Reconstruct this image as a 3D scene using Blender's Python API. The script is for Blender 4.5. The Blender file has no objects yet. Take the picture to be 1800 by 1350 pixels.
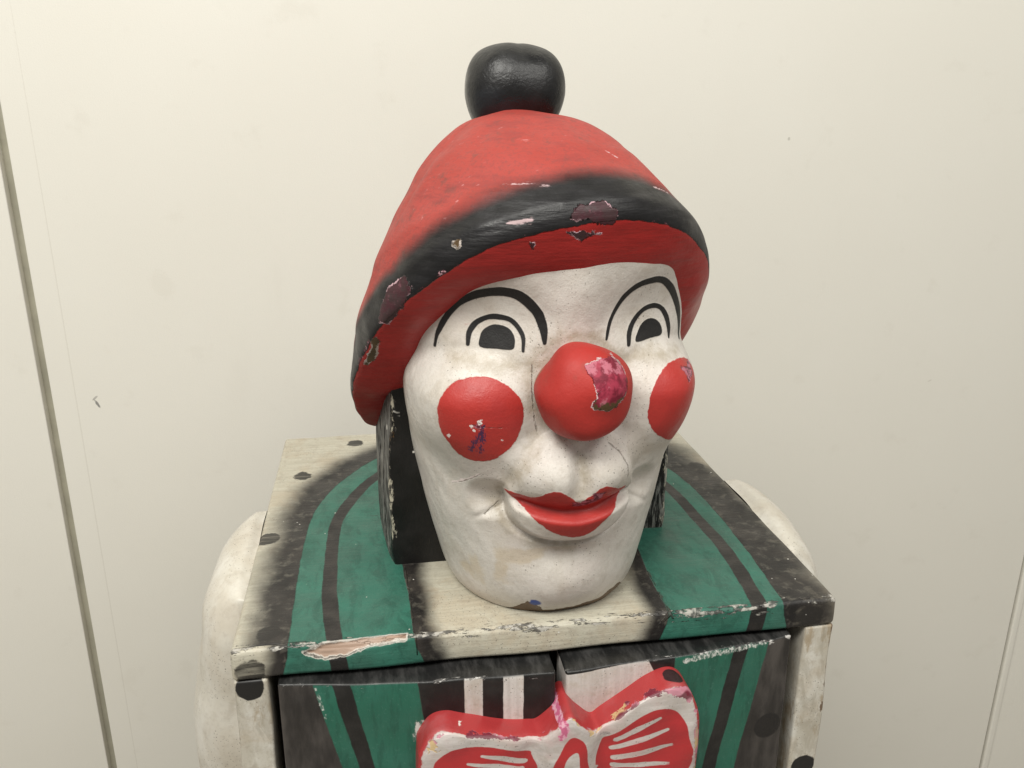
import bpy, math
import numpy as np
from mathutils import Matrix, Vector

# ------------------------------------------------------------------ camera, world, lamps, exposure
scn = bpy.context.scene
LID = 0.75                                   # height of the cabinet's top board above the floor
cam_d = bpy.data.cameras.new('camera')
cam = bpy.data.objects.new('camera', cam_d)
scn.collection.objects.link(cam)
PT, YW, RL = 0.31368, 0.15765, 0.00209
fw = Vector((math.sin(YW)*math.cos(PT), math.cos(YW)*math.cos(PT), -math.sin(PT)))
rt = Vector((math.cos(YW), -math.sin(YW), 0)); up = rt.cross(fw)
r2 = rt*math.cos(RL)+up*math.sin(RL); u2 = -rt*math.sin(RL)+up*math.cos(RL)
cam.matrix_world = Matrix(((r2.x, u2.x, -fw.x, -0.08871), (r2.y, u2.y, -fw.y, -0.41397),
                           (r2.z, u2.z, -fw.z, 0.28403+LID), (0, 0, 0, 1)))
cam_d.sensor_width = 36.0
cam_d.lens = 1484.04/1800*36.0
cam_d.clip_start = 0.01; cam_d.clip_end = 50
scn.camera = cam

world = bpy.data.worlds.new('World'); scn.world = world; world.use_nodes = True
wb = world.node_tree.nodes['Background']
wb.inputs[0].default_value = (1.0, 0.98, 0.93, 1); wb.inputs[1].default_value = 0.31

def lamp(name, loc, target, size, size_y, power, col):
    l = bpy.data.lights.new(name, 'AREA'); l.shape = 'RECTANGLE'; l.size = size; l.size_y = size_y
    l.energy = power; l.color = col
    o = bpy.data.objects.new(name, l); scn.collection.objects.link(o)
    o.location = loc
    o.rotation_euler = (Vector(target)-Vector(loc)).to_track_quat('-Z', 'Y').to_euler()
    return o
lamp('ceiling_light', (-0.75, -1.0, 2.55), (-0.3, 0.1, 0.8), 1.3, 0.6, 53, (1.0, 0.98, 0.92))
lamp('ceiling_light', (0.95, -1.1, 2.55), (0.3, 0.1, 0.8), 1.3, 0.6, 20, (1.0, 0.98, 0.92))
scn.view_settings.view_transform = 'Standard'; scn.view_settings.look = 'None'
scn.view_settings.exposure = 0.0; scn.view_settings.gamma = 1.0

# ------------------------------------------------------------------ node helper
class NT:
    def __init__(s, name):
        s.m = bpy.data.materials.new(name); s.m.use_nodes = True
        s.t = s.m.node_tree; s.t.nodes.clear()
        s.out = s.t.nodes.new('ShaderNodeOutputMaterial')
        s.b = s.t.nodes.new('ShaderNodeBsdfPrincipled')
        s.t.links.new(s.b.outputs[0], s.out.inputs[0])
        s.tc = s.t.nodes.new('ShaderNodeTexCoord').outputs['Object']
    def put(s, inp, v):
        if isinstance(v, bpy.types.NodeSocket): s.t.links.new(v, inp)
        elif isinstance(v, (tuple, list)) and len(v) == 3 and inp.type == 'RGBA': inp.default_value = (*v, 1)
        else: inp.default_value = v
    def at(s, n):
        a = s.t.nodes.new('ShaderNodeAttribute'); a.attribute_name = n; return a.outputs['Fac']
    def mp(s, scale, loc=(0, 0, 0), rot=(0, 0, 0)):
        m = s.t.nodes.new('ShaderNodeMapping'); s.t.links.new(s.tc, m.inputs[0])
        m.inputs[1].default_value = loc; m.inputs[2].default_value = rot; m.inputs[3].default_value = scale
        return m.outputs[0]
    def noise(s, scale, detail=3, rough=.55, co=None, dist=0):
        n = s.t.nodes.new('ShaderNodeTexNoise'); s.t.links.new(co or s.tc, n.inputs['Vector'])
        n.inputs['Scale'].default_value = scale; n.inputs['Detail'].default_value = detail
        n.inputs['Roughness'].default_value = rough; n.inputs['Distortion'].default_value = dist
        return n.outputs['Fac']
    def voro(s, scale, co=None, feat='F1'):
        n = s.t.nodes.new('ShaderNodeTexVoronoi'); s.t.links.new(co or s.tc, n.inputs['Vector'])
        n.feature = feat
        n.inputs['Scale'].default_value = scale; return n.outputs['Distance']
    def ma(s, op, a, b=None, c=None):
        n = s.t.nodes.new('ShaderNodeMath'); n.operation = op
        for i, v in enumerate((a, b, c)):
            if v is not None: s.put(n.inputs[i], v)
        return n.outputs[0]
    def add(s, a, b): return s.ma('ADD', a, b)
    def mul(s, a, b): return s.ma('MULTIPLY', a, b)
    def mad(s, a, k, c): return s.ma('MULTIPLY_ADD', a, k, c)
    def ss(s, v, lo, hi, o0=0., o1=1.):            # smoothstep from lo to hi
        n = s.t.nodes.new('ShaderNodeMapRange'); n.interpolation_type = 'SMOOTHSTEP'
        s.put(n.inputs[0], v)
        if lo > hi: lo, hi, o0, o1 = hi, lo, o1, o0
        for i, q in enumerate((lo, hi, o0, o1)): n.inputs[i+1].default_value = q
        return n.outputs[0]
    def inside(s, d, w=.25): return s.ss(d, -w, w, 1., 0.)
    def mix(s, f, a, b):
        n = s.t.nodes.new('ShaderNodeMix'); n.data_type = 'RGBA'
        s.put(n.inputs['Factor'], f); s.put(n.inputs[6], a); s.put(n.inputs[7], b); return n.outputs[2]
    def fmix(s, f, a, b):
        n = s.t.nodes.new('ShaderNodeMix'); n.data_type = 'FLOAT'
        s.put(n.inputs[0], f); s.put(n.inputs[2], a); s.put(n.inputs[3], b); return n.outputs[0]
    def fin(s, col, rough=.5, h=None, bump=.3, dist=.001, spec=.5):
        s.put(s.b.inputs['Base Color'], col); s.put(s.b.inputs['Roughness'], rough)
        s.b.inputs['Specular IOR Level'].default_value = spec
        if h is not None:
            n = s.t.nodes.new('ShaderNodeBump'); n.inputs['Strength'].default_value = bump
            n.inputs['Distance'].default_value = dist; s.put(n.inputs['Height'], h)
            s.t.links.new(n.outputs[0], s.b.inputs['Normal'])
        return s.m

# ------------------------------------------------------------------ mesh helpers (all lengths in mm, lid top z = 0)
def mesh_obj(name, V, F, mat, parent=None, attrs=None, smooth=True, loc=None):
    me = bpy.data.meshes.new(name)
    V = np.asarray(V, np.float32)*0.001
    F = np.asarray(F, np.int32)
    me.vertices.add(len(V)); me.vertices.foreach_set('co', V.ravel())
    me.loops.add(F.size); me.loops.foreach_set('vertex_index', F.ravel())
    me.polygons.add(len(F)); me.polygons.foreach_set('loop_start', np.arange(0, F.size, F.shape[1], dtype=np.int32))
    me.polygons.foreach_set('loop_total', np.full(len(F), F.shape[1], np.int32))
    me.update(calc_edges=True)
    me.polygons.foreach_set('use_smooth', np.full(len(F), smooth, bool))
    for k, a in (attrs or {}).items():
        at = me.attributes.new(k, 'FLOAT', 'POINT'); at.data.foreach_set('value', np.asarray(a, np.float32))
    if mat: me.materials.append(mat)
    me.validate()
    o = bpy.data.objects.new(name, me); scn.collection.objects.link(o)
    if parent is not None: o.parent = parent
    if loc is not None: o.location = loc
    return o
def grid_faces(nr, nc, wrap=False, off=0):
    i = np.arange(nr-1)[:, None]*nc
    j = np.arange(nc if wrap else nc-1)[None]
    k = (j+1) % nc
    return np.stack([i+j, i+k, i+nc+k, i+nc+j], -1).reshape(-1, 4)+off
def axis_pts(h, r, step):
    """Sample points across [-h, h], dense in the rounded ends."""
    n = max(2, int(2*(h-r)/step)+1)
    e = r*(1-np.cos(np.linspace(0, math.pi/2, 5)[:-1])) if r > 0 else np.zeros(0)
    e = r*np.linspace(0, 1, 5)[:-1]
    return np.concatenate([-h+e, np.linspace(-h+r, h-r, n), (h-e)[::-1]])
def rbox(lo, hi, r, step):
    """Rounded box as a grid of small quads."""
    lo = np.array(lo, float); hi = np.array(hi, float); c = (lo+hi)/2; h = (hi-lo)/2
    ax = [axis_pts(h[i], r, step if np.isscalar(step) else step[i]) for i in range(3)]
    Vs, Fs, off = [], [], 0
    for a in range(3):
        b, d = (a+1) % 3, (a+2) % 3
        for sg in (-1, 1):
            B, D = np.meshgrid(ax[b], ax[d], indexing='ij')
            P = np.zeros(B.shape+(3,)); P[..., a] = sg*h[a]; P[..., b] = B; P[..., d] = D
            f = grid_faces(*B.shape)
            if sg < 0: f = f[:, ::-1]
            Vs.append(P.reshape(-1, 3)); Fs.append(f+off); off += B.size
    V = np.concatenate(Vs); F = np.concatenate(Fs)
    key = np.round(V*1e4).astype(np.int64)
    _, idx, inv = np.unique(key, axis=0, return_index=True, return_inverse=True)
    V = V[idx]; F = inv.reshape(-1)[F]
    if r > 0:
        inner = np.clip(V, -(h-r), h-r); d = V-inner
        L = np.linalg.norm(d, axis=1, keepdims=True); L[L == 0] = 1
        V = inner+d/L*r
    return V+c, F
def wob(P, amp, sc, seed=0):
    """Cheap smooth 3-D noise made of sines: hand-carved unevenness."""
    rs = np.random.RandomState(seed); o = np.zeros(len(P))
    for k in range(7):
        w = rs.normal(size=3); w /= np.linalg.norm(w)
        o += np.sin((P@w)*2*math.pi/(sc*rs.uniform(.6, 1.7))+rs.uniform(0, 6.3))
    return o*amp/2.6
def sstep(v, a, b):
    t = np.clip((v-a)/(b-a), 0, 1); return t*t*(3-2*t)
def sd_poly(x, y, pts):
    """Signed distance to a closed polygon (negative inside)."""
    pts = np.asarray(pts, float); n = len(pts)
    d = np.full(x.shape, 1e9); s = np.zeros(x.shape, int)
    for i in range(n):
        a, b = pts[i], pts[(i+1) % n]; e = b-a
        wx, wy = x-a[0], y-a[1]
        t = np.clip((wx*e[0]+wy*e[1])/max(e@e, 1e-9), 0, 1)
        d = np.minimum(d, (wx-e[0]*t)**2+(wy-e[1]*t)**2)
        c = (a[1] <= y) != (b[1] <= y)
        with np.errstate(divide='ignore', invalid='ignore'):
            s += np.where(c & (x < a[0]+(y-a[1])*e[0]/(e[1] if abs(e[1]) > 1e-9 else 1e-9)), 1, 0)
    return np.sqrt(d)*np.where(s % 2 == 1, -1, 1)
def sd_stroke(x, y, pts):
    """Brush stroke: points (x, y, half width)."""
    d = np.full(x.shape, 1e9)
    for a, b in zip(pts[:-1], pts[1:]):
        a = np.array(a, float); b = np.array(b, float); e = b[:2]-a[:2]
        t = np.clip(((x-a[0])*e[0]+(y-a[1])*e[1])/max(e@e, 1e-9), 0, 1)
        d = np.minimum(d, np.hypot(x-a[0]-e[0]*t, y-a[1]-e[1]*t)-(a[2]+(b[2]-a[2])*t))
    return d
def smooth_pts(pts, n=6, closed=True):
    """Catmull-Rom through the points."""
    p = np.asarray(pts, float); m = len(p); o = []
    for i in range(m if closed else m-1):
        g = (lambda k: p[k % m]) if closed else (lambda k: p[min(max(k, 0), m-1)])
        a, b, c, d = g(i-1), g(i), g(i+1), g(i+2)
        for t in np.arange(n)/n:
            o.append(.5*((2*b)+(c-a)*t+(2*a-5*b+4*c-d)*t*t+(3*b-a-3*c+d)*t**3))
    if not closed: o.append(p[-1])
    return np.array(o)

#@@HEAD
# ------------------------------------------------------------------ shape of the carved head (local x right, f forward, z up, mm)
PSI, HX, HY = math.radians(3.5), 5.0, 84.0
def head_world(x, f, z):
    c, s = math.cos(PSI), math.sin(PSI)
    return np.stack([HX+c*x+s*f, HY+s*x-c*f, z], -1)
def gb(d): return np.clip(1-d*d, 0, 1)**2
_Z = [-2, 0, 5, 15, 30, 60, 90, 120, 150, 180, 215, 240]
_A = [53, 56, 60, 63.5, 67, 73.5, 79.5, 83, 84.5, 85, 85, 84]
_B = [68, 70, 75, 79, 82, 85, 88, 89, 88, 87, 93, 96]
_zf = np.arange(-30, 270, .5)
def _prof(v):
    t = np.interp(_zf, _Z, v); lo = _zf < 0; t[lo] = v[1]+_zf[lo]*(v[3]-v[1])/_Z[3]*1.6
    k = np.exp(-(np.arange(-30, 31)*.5/5.5)**2); k /= k.sum()
    return np.convolve(np.pad(t, 30, 'edge'), k, 'valid')
_AF, _BF = _prof(_A), _prof(_B)
def head_xf(th, z):
    a = np.interp(z, _zf, _AF); b = np.interp(z, _zf, _BF)
    s, c = np.sin(th), np.cos(th)
    n = 2/2.25
    x = a*np.sign(s)*np.abs(s)**n
    f = np.where(c > 0, b, 80)*np.sign(c)*np.abs(c)**n
    m = sstep(c, -.05, .35)
    ax = np.abs(x); h = np.hypot
    d = np.zeros_like(x)
    up_ = z > 138
    d += 17.5*gb(h((ax-53)/39, (z-137)/np.where(up_, 30, 54)))              # cheeks
    d -= 4.5*gb(h((ax-41)/32, (z-183)/27))                               # eye sockets
    d += 3*gb(h(x/17, (z-182)/40))                                       # nose bridge
    d += 13*gb(h(x/42, (z-88)/44))                                       # muzzle
    wz = np.interp(z, [70, 84, 88, 96, 105, 114, 121, 126], [36, 36, 34.5, 31, 27, 22, 15, 5])
    fold = sstep(wz-ax, -4, 4.5)*sstep(z, 80, 88)*sstep(128-z, 0, 9)     # folds from the nose to the mouth corners
    d += 4.2*fold
    d += 6.5*gb(h((ax-17)/23, (z-104)/20))                               # upper lip lobes
    d -= 4.5*gb(x/7.5)*gb((z-98)/27)                                       # philtrum
    zc = 77+6.5*(np.clip(ax/30, 0, 1.3))**1.6                            # line between the lips
    zt = 93-4*np.clip((ax-14)/18, 0, 1)-8*gb(ax/8)
    d -= 3.0*sstep(zt+2-z, 0, 1*np.maximum(zt+2-zc, 3))*sstep(z-zc, -4, 1)*sstep(37-ax, 0, 10)
    e = 1-np.abs(x/np.where(x > 0, 35.5, 38.5))**2.2-(np.clip(82-z, 0, 99)/27)**2.2
    low = sstep(zc+1.5-z, 0, 7)
    lip = sstep(e, 0, .42)*low
    d += 5.4*lip                                                         # lower lip with its white rim
    d -= .8*np.exp(-((z-zc+1.5)/3.2)**2)*sstep(36-ax, 0, 12)            # crease between the lips
    d -= 3.2*np.exp(-((e+.10)/.13)**2)*low*sstep(z, 35, 50)              # groove under the lip
    d -= 6.5*gb(h((ax-43)/14, (z-80)/15))                                # mouth corner dimples
    d -= 1.6*np.exp(-((z-76.6-(ax-36)*-.72)/2.2)**2)*sstep(ax, 36, 41)*sstep(54-ax, 0, 9)
    d += 4*gb(h(x/44, (z-24)/26))                                        # chin
    nx, nf = x/a, f/np.maximum(b, 1); L = np.maximum(np.hypot(nx, nf), 1e-6)
    d = d*m
    P = np.stack([x.ravel(), f.ravel(), z.ravel()], -1)
    d = d+(wob(P, .4, 40, 3)+wob(P, .1, 16, 5)).reshape(x.shape)
    return x+nx/L*d, f+nf/L*d
#@@END
#@@HAT
# ------------------------------------------------------------------ shape of the hat (same local frame)
ZTOP, AX, AF = 284.0, -10.0, -14.0
def rim_pt(ph):
    c, s = np.cos(ph), np.sin(ph)
    x = 107.2*s-3.9-2.8*np.clip(-s, 0, 1)**3
    f = np.where(c > 0, 104.9, 120)*c-2.5
    z = 135.6+np.where(c > 0, 104.3*c-6.2*c*c, 104.3*c+38*c*c)+16.8*s-4*s*c
    return x, f, z
_JT = [-180, -120, -95, -80, -73.4, -69, -61, -47, -31.7, -12.7, 5, 19.6, 36.5, 45, 53.6, 65, 78, 95, 120, 180]
_JZ = [66, 92, 118, 133, 143, 152, 167, 185.5, 200, 208.5, 212, 211, 206, 197, 184, 164, 145, 124, 95, 66]
def junction_z(ph):
    t = np.degrees(ph); o = 0
    for e in (-6, -3, 0, 3, 6): o = o+np.interp((t+e+180) % 360-180, _JT, _JZ)
    return o/5
_U = [0, .08, .19, .42, .65, .79, .90, .96, .985, 1.0]
_S = [1.0, .995, .975, .865, .70, .565, .41, .30, .19, 0.0]
def hat_rows(ph):
    """rows from the top of the dome over the rim to the face; returns X, Fo, Z, drim with shape (rows, cols)"""
    x, f, z = rim_pt(ph)
    uu = np.concatenate([1-np.linspace(0, 1, 30)**2*.10, np.linspace(.895, 0.0, 110)])
    k = np.array([np.mean([np.interp(np.clip(q+e, 0, 1), _U, _S) for e in np.linspace(-.02, .02, 5)]) for q in uu])
    k[0] = 0; k[-1] = 1.0
    ax, af = AX, AF
    kk = k[:, None]*(1-.075*np.clip(np.sin(ph+.5), 0, 1)[None]*np.exp(-((uu[:, None]-.62)/.3)**2))     # flatter on one side
    X = ax+(x-ax)[None]*kk; Fo = af+(f-af)[None]*kk
    Z = z[None]+(ZTOP-z)[None]*uu[:, None]
    fac = (1.5*np.abs(np.sin(5.5*ph+.6+.5*np.sin(2*ph)))-1.0)[None]*np.sin(math.pi*np.clip(k, 0, 1))[:, None]*1.3      # whittled facets
    L = np.maximum(np.hypot(X, Fo-af), 1)
    X = X+fac*X/L; Fo = Fo+fac*(Fo-af)/L
    # rounded edge, then the underside running in to the face
    c = np.cos(ph)
    zj = np.minimum(junction_z(ph), z+8)
    hx, hf = head_xf(ph, zj)
    jx, jf, jz = hx+.3*(hx-x), hf+.3*(hf-f), zj+.3*(zj-z)
    t = np.linspace(0, 1, 46)[1:, None]
    px = x[None]+(jx-x)[None]*t; pf = f[None]+(jf-f)[None]*t
    bow = -2.5*np.sin(math.pi*np.minimum(t*1.3, 1))
    pz = z[None]+(jz-z)[None]*t+bow
    X = np.concatenate([X, px]); Fo = np.concatenate([Fo, pf]); Z = np.concatenate([Z, pz])
    # soften the rim corner
    n0 = len(uu)-1
    for it in range(10):
        for A in (X, Fo, Z):
            sl = A[n0-4:n0+5]
            A[n0-3:n0+4] = (sl[:-2]+2*sl[1:-1]+sl[2:])/4
    ds = np.sqrt(np.diff(X, axis=0)**2+np.diff(Fo, axis=0)**2+np.diff(Z, axis=0)**2)
    arc = np.concatenate([np.zeros((1, len(ph))), np.cumsum(ds, 0)])
    return X, Fo, Z, arc[n0][None]-arc
#@@ENDHAT

# ------------------------------------------------------------------ materials
WHITE = (.63, .595, .545); CREAM = (.52, .495, .405); RED = (.40, .027, .021); HATRED = (.345, .042, .031)
GREEN = (.029, .138, .098); BLACK = (.010, .0095, .009); WOOD = (.16, .085, .035); PINK = (.60, .22, .30); PLUM = (.05, .012, .018)

def grime(m, col, amt=.5, sc=30):
    """old paint: broad yellowing, blotches, fine mottling and specks"""
    a = m.noise(sc, 6, .65, dist=.6); col = m.mix(m.mul(m.ss(a, .44, .66), amt*.62), col, (.40, .32, .22))
    b = m.noise(sc*4.2, 5, .65, dist=.4); col = m.mix(m.mul(m.ss(b, .50, .68), amt*.55), col, (.30, .25, .19))
    c = m.noise(sc*17, 3, .7); col = m.mix(m.mul(m.ss(c, .50, .70), amt*.42), col, (.30, .27, .23))
    w = m.noise(22, 2)
    for vs, t0, g0 in ((120, .07, .54), (260, .13, .47), (520, .2, .49)):
        v = m.voro(vs); col = m.mix(m.mul(m.mul(m.ss(v, t0, t0*.5), m.ss(w, g0, g0+.07)), .8), col, (.10, .085, .07))
    return col
def brush(m, rot=(0, 0, 0), sc=(30, 400, 400)):
    return m.noise(1.0, 3, .6, co=m.mp(sc, rot=rot))

def mat_face():
    m = NT('face_paint')
    n1 = m.noise(120, 3); n2 = m.noise(420, 2)
    j = m.mad(n1, 1.7, m.mad(n2, 1.0, -1.35))
    col = grime(m, WHITE, .44, 26)
    col = m.mix(m.mul(m.ss(m.noise(1300, 3, .7), .48, .66), .22), col, (.40, .35, .30))
    col = m.mix(m.mul(m.ss(m.noise(18, 3), .45, .65), .35), col, (.62, .54, .505))
    # worn reddish rub marks round the eye and brown stains round the chin
    rub = m.mul(m.ss(m.noise(1, 4, .6, co=m.mp((60, 60, 190), rot=(0, .5, 0))), .60, .70), m.ss(m.at('rub'), 6, -8))
    col = m.mix(m.mul(rub, .55), col, (.42, .13, .13))
    st = m.mul(m.ss(m.add(m.at('stain'), m.mul(m.add(m.noise(60, 4), -.5), 26)), 2.5, -2.5), .5)
    col = m.mix(st, col, (.52, .42, .28))
    crease_brown = m.ss(m.add(m.at('crease_brown'), m.mul(m.add(m.noise(150, 5, .7), -.5), 16)), 4.5, -4)
    col = m.mix(m.mul(crease_brown, .62), col, (.30, .245, .16))
    crack = m.inside(m.add(m.at('crack'), m.mul(m.add(m.noise(260, 4, .7), -.5), 2.0)), .2)
    red = m.add(m.at('red'), j)
    rcol = m.mix(m.mul(m.ss(m.noise(45, 4), .45, .7), .5), RED, (.31, .02, .02))
    col = m.mix(m.inside(red), col, rcol)
    # wear on the red: pale pink flakes, blue marks
    wp = m.add(m.at('wear'), m.mul(m.add(m.noise(210, 4, .65), -.5), 9))
    wcol = m.mix(m.ss(m.noise(330, 3), .44, .54), (.11, .014, .03), (.42, .13, .18))
    col = m.mix(m.inside(wp, .3), col, wcol)
    bm = m.mul(m.ss(m.add(m.at('blue'), m.mul(m.add(m.noise(1, 4, .7, co=m.mp((900, 900, 260))), -.5), 14)), .6, -.6), .9)
    col = m.mix(bm, col, (.022, .012, .06))
    col = m.mix(m.inside(m.add(m.at('fleck'), m.mul(m.add(m.noise(380, 3, .7), -.5), 3.6)), .2), col, (.75, .66, .63))
    blk = m.add(m.at('black'), m.mul(m.add(n1, -.5), .9))
    col = m.mix(m.inside(blk), col, m.mix(m.ss(m.noise(70, 3), .4, .7), (.006, .0055, .005), (.012, .011, .010)))
    col = m.mix(m.mul(crack, .5), col, (.12, .09, .06))
    # chipped bottom edge down to the wood
    ch = m.add(m.at('chinchip'), m.mul(m.add(m.noise(120, 4, .65), -.5), 8))
    chm = m.inside(ch, .25); ring = m.mul(m.ss(m.ma('ABSOLUTE', m.add(ch, -.3)), .5, .2), .5)
    col = m.mix(ring, col, (.75, .72, .66))
    col = m.mix(chm, col, m.mix(m.noise(90, 4), WOOD, (.05, .03, .015)))
    col = m.mix(m.inside(m.add(m.at('bluechip'), m.mul(m.add(n1, -.5), 3)), .4), col, (.03, .07, .28))
    h = m.add(m.mul(m.noise(240, 4, .6), .35), m.mul(m.noise(60, 3), .5))
    h = m.add(h, m.mul(m.inside(red, .6), .25)); h = m.add(h, m.mul(m.inside(blk, .6), .25))
    h = m.add(h, m.mul(crack, -1.6)); h = m.add(h, m.mul(chm, -2.)); h = m.add(h, m.mul(m.inside(wp, .4), -1.6))
    h = m.add(h, m.mul(m.noise(900, 3, .7), .3))
    rough = m.fmix(m.inside(blk), m.ss(m.noise(50, 4), .3, .7, .38, .56), .62)
    return m.fin(col, rough, h, .6, .001)

def mat_nose():
    m = NT('nose_paint')
    col = m.mix(m.mul(m.ss(m.noise(38, 5), .42, .68), .7), RED, (.33, .025, .02))
    col = m.mix(m.mul(m.ss(m.noise(60, 4), .6, .72), .35), col, (.20, .05, .035))
    d = m.add(m.at('wear'), m.mul(m.add(m.noise(170, 4, .65), -.5), 6))
    n = m.noise(190, 3, .6)
    inner = m.mix(m.ss(n, .40, .62), (.16, .006, .022), (.34, .030, .062))
    pk = m.add(m.mul(m.ss(m.at('hgt'), 2, 20), .10), m.noise(150, 4, .65))
    inner = m.mix(m.mul(m.ss(pk, .56, .66), .8), inner, (.50, .16, .21))
    inner = m.mix(m.ss(m.add(m.at('wood'), m.mul(m.add(m.noise(230, 3), -.5), 9)), .5, -.5), inner, (.085, .05, .018))
    edge = m.mul(m.ss(m.ma('ABSOLUTE', m.add(d, -.1)), .35, .1), m.ss(m.noise(90, 3), .48, .56))
    col = m.mix(m.inside(d, .25), col, inner); col = m.mix(edge, col, (.72, .55, .55))
    base = m.ss(m.at('seam'), 2.2, .2)
    col = m.mix(m.mul(base, m.ss(m.noise(140, 3), .45, .6)), col, (.28, .16, .10))
    h = m.add(m.mul(m.noise(160, 4), .4), m.mul(m.inside(d, .4), -2.0))
    h = m.add(h, m.mul(m.noise(700, 3, .7), .2))
    return m.fin(col, m.ss(m.noise(60, 3), .3, .7, .46, .62), h, .7, .001, spec=.4)

def mat_hat():
    m = NT('hat_paint')
    d = m.at('drim'); n = m.noise(55, 4)
    red = m.mix(m.mul(m.ss(m.noise(28, 5), .4, .7), .6), HATRED, (.37, .058, .048))
    red = m.mix(m.mul(m.ss(m.noise(75, 5, .7), .55, .68), .6), red, (.13, .05, .04))
    red = m.mix(m.mul(m.ss(m.noise(500, 3, .7), .48, .66), .42), red, (.18, .045, .04))
    red = m.mix(m.mul(m.ss(m.noise(1, 5, .7, co=m.mp((26, 26, 150), rot=(.2, .3, 0))), .52, .66), .45), red, (.22, .035, .032))       # scuffs
    red = m.mix(m.mul(m.ss(m.noise(1, 4, .6, co=m.mp((90, 300, 300), rot=(0, .3, .5))), .66, .72), .4), red, (.62, .30, .30))
    und = m.mix(m.mul(m.ss(m.noise(1, 3, .6, co=m.mp((50, 50, 300))), .4, .7), .5), (.36, .018, .016), (.26, .012, .011))
    band = m.ss(m.add(d, m.mul(m.add(n, -.5), 9)), 38, 21)
    blk = m.mix(m.mul(m.ss(m.noise(1, 4, .6, co=m.mp((45, 45, 260))), .42, .72), .8), (.006, .0055, .006), (.016, .015, .0165))
    col = m.mix(band, red, blk)
    jag = m.add(d, m.mul(m.add(m.noise(110, 4, .65), -.5), 3.4))
    uf = m.ss(jag, -.2, -.8)
    col = m.mix(uf, col, und)
    # chips: plum ground coat, pale torn edges, bare wood
    c = m.add(m.at('chip'), m.mul(m.add(m.noise(140, 4, .7), -.5), 8))
    cn = m.noise(120, 4)
    cc = m.mix(m.ss(m.noise(160, 5, .7), .42, .58), PLUM, (.040, .018, .020)); cc = m.mix(m.ss(m.noise(260, 4, .7), .60, .68), cc, (.13, .045, .06))
    cw = m.add(m.at('chipw'), m.mul(m.add(m.noise(180, 4, .7), -.5), 7))
    ed = m.mul(m.ss(m.ma('ABSOLUTE', c), .5, .15), m.ss(m.noise(110, 3), .52, .58))
    col = m.mix(m.inside(c, .3), col, cc); col = m.mix(ed, col, (.66, .42, .47))
    edw = m.mul(m.ss(m.ma('ABSOLUTE', cw), .6, .25), m.ss(m.noise(130, 3), .44, .54))
    col = m.mix(m.inside(cw, .3), col, m.mix(cn, (.11, .065, .025), (.05, .03, .014))); col = m.mix(m.mul(edw, .9), col, (.70, .62, .56))
    # random small edge losses along the rim
    e = m.add(m.ma('ABSOLUTE', m.add(d, -.5)), m.mul(m.add(m.noise(85, 5, .7), -.61), -26))
    col = m.mix(m.inside(e, .4), col, m.mix(m.ss(m.noise(300, 2), .5, .6), (.09, .03, .04), (.58, .34, .38)))
    s = m.inside(m.add(m.at('scr'), m.mul(m.add(m.noise(1, 4, .7, co=m.mp((160, 160, 900))), -.5), 5)), .4)
    col = m.mix(m.mul(s, .75), col, (.62, .45, .46))
    h = m.add(m.mul(m.noise(140, 4), .35), m.mul(m.noise(1, 3, .6, co=m.mp((45, 45, 300))), .5))
    h = m.add(h, m.mul(m.inside(c, .4), -1.8)); h = m.add(h, m.mul(m.inside(cw, .4), -2.2)); h = m.add(h, m.mul(uf, .3))
    rough = m.fmix(band, m.ss(n, .3, .7, .55, .72), m.ss(n, .3, .7, .36, .56))
    return m.fin(col, rough, h, .75, .0012, spec=.4)

def mat_black(name, flecks=True):
    m = NT(name)
    n = m.noise(60, 4)
    col = m.mix(m.ss(n, .35, .7), (.004, .004, .0042), (.009, .009, .0095))
    col = m.mix(m.mul(m.ss(m.noise(25, 4), .5, .7), .5), col, (.014, .017, .022))
    col = m.mix(m.mul(m.ss(m.voro(75), .075, .05), m.ss(m.noise(40, 2), .56, .60)), col, (.55, .5, .45))
    h = m.add(m.mul(m.noise(130, 4, .65), .6), m.mul(m.noise(45, 3), .8))
    h = m.add(h, m.mul(m.noise(500, 3, .7), .3))
    return m.fin(col, m.ss(m.noise(35, 4), .35, .65, .18, .45), h, .6, .0012)

def mat_hair():
    m = NT('hair_paint')
    n = m.noise(60, 4)
    col = m.mix(m.ss(n, .35, .75), (.006, .0055, .005), (.015, .0135, .0125))
    # worn outer corner: cream, wood, grey scrapes
    e = m.add(m.at('edge'), m.mul(m.add(m.noise(1, 5, .7, co=m.mp((150, 150, 45))), -.47), -30))
    wc = m.mix(m.ss(m.noise(1, 4, .7, co=m.mp((420, 420, 160))), .47, .56), (.05, .045, .04), (.50, .46, .36))
    wc = m.mix(m.ss(m.noise(1, 2, co=m.mp((80, 80, 38), loc=(3, 1, 2))), .60, .64), wc, (.11, .06, .022))
    col = m.mix(m.inside(e, .5), col, wc)
    g = m.mul(m.at('side'), m.ss(m.noise(1, 5, .7, co=m.mp((500, 500, 60))), .44, .62))
    col = m.mix(m.mul(g, .8), col, (.27, .265, .245))
    w = m.inside(m.at('dots'), .3); col = m.mix(w, col, (.72, .69, .63))
    h = m.add(m.mul(m.noise(1, 4, co=m.mp((200, 200, 40))), .6), m.mul(m.inside(e, .5), -.7))
    return m.fin(col, m.ss(n, .3, .7, .42, .65), h, .7, .0012, spec=.35)

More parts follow.
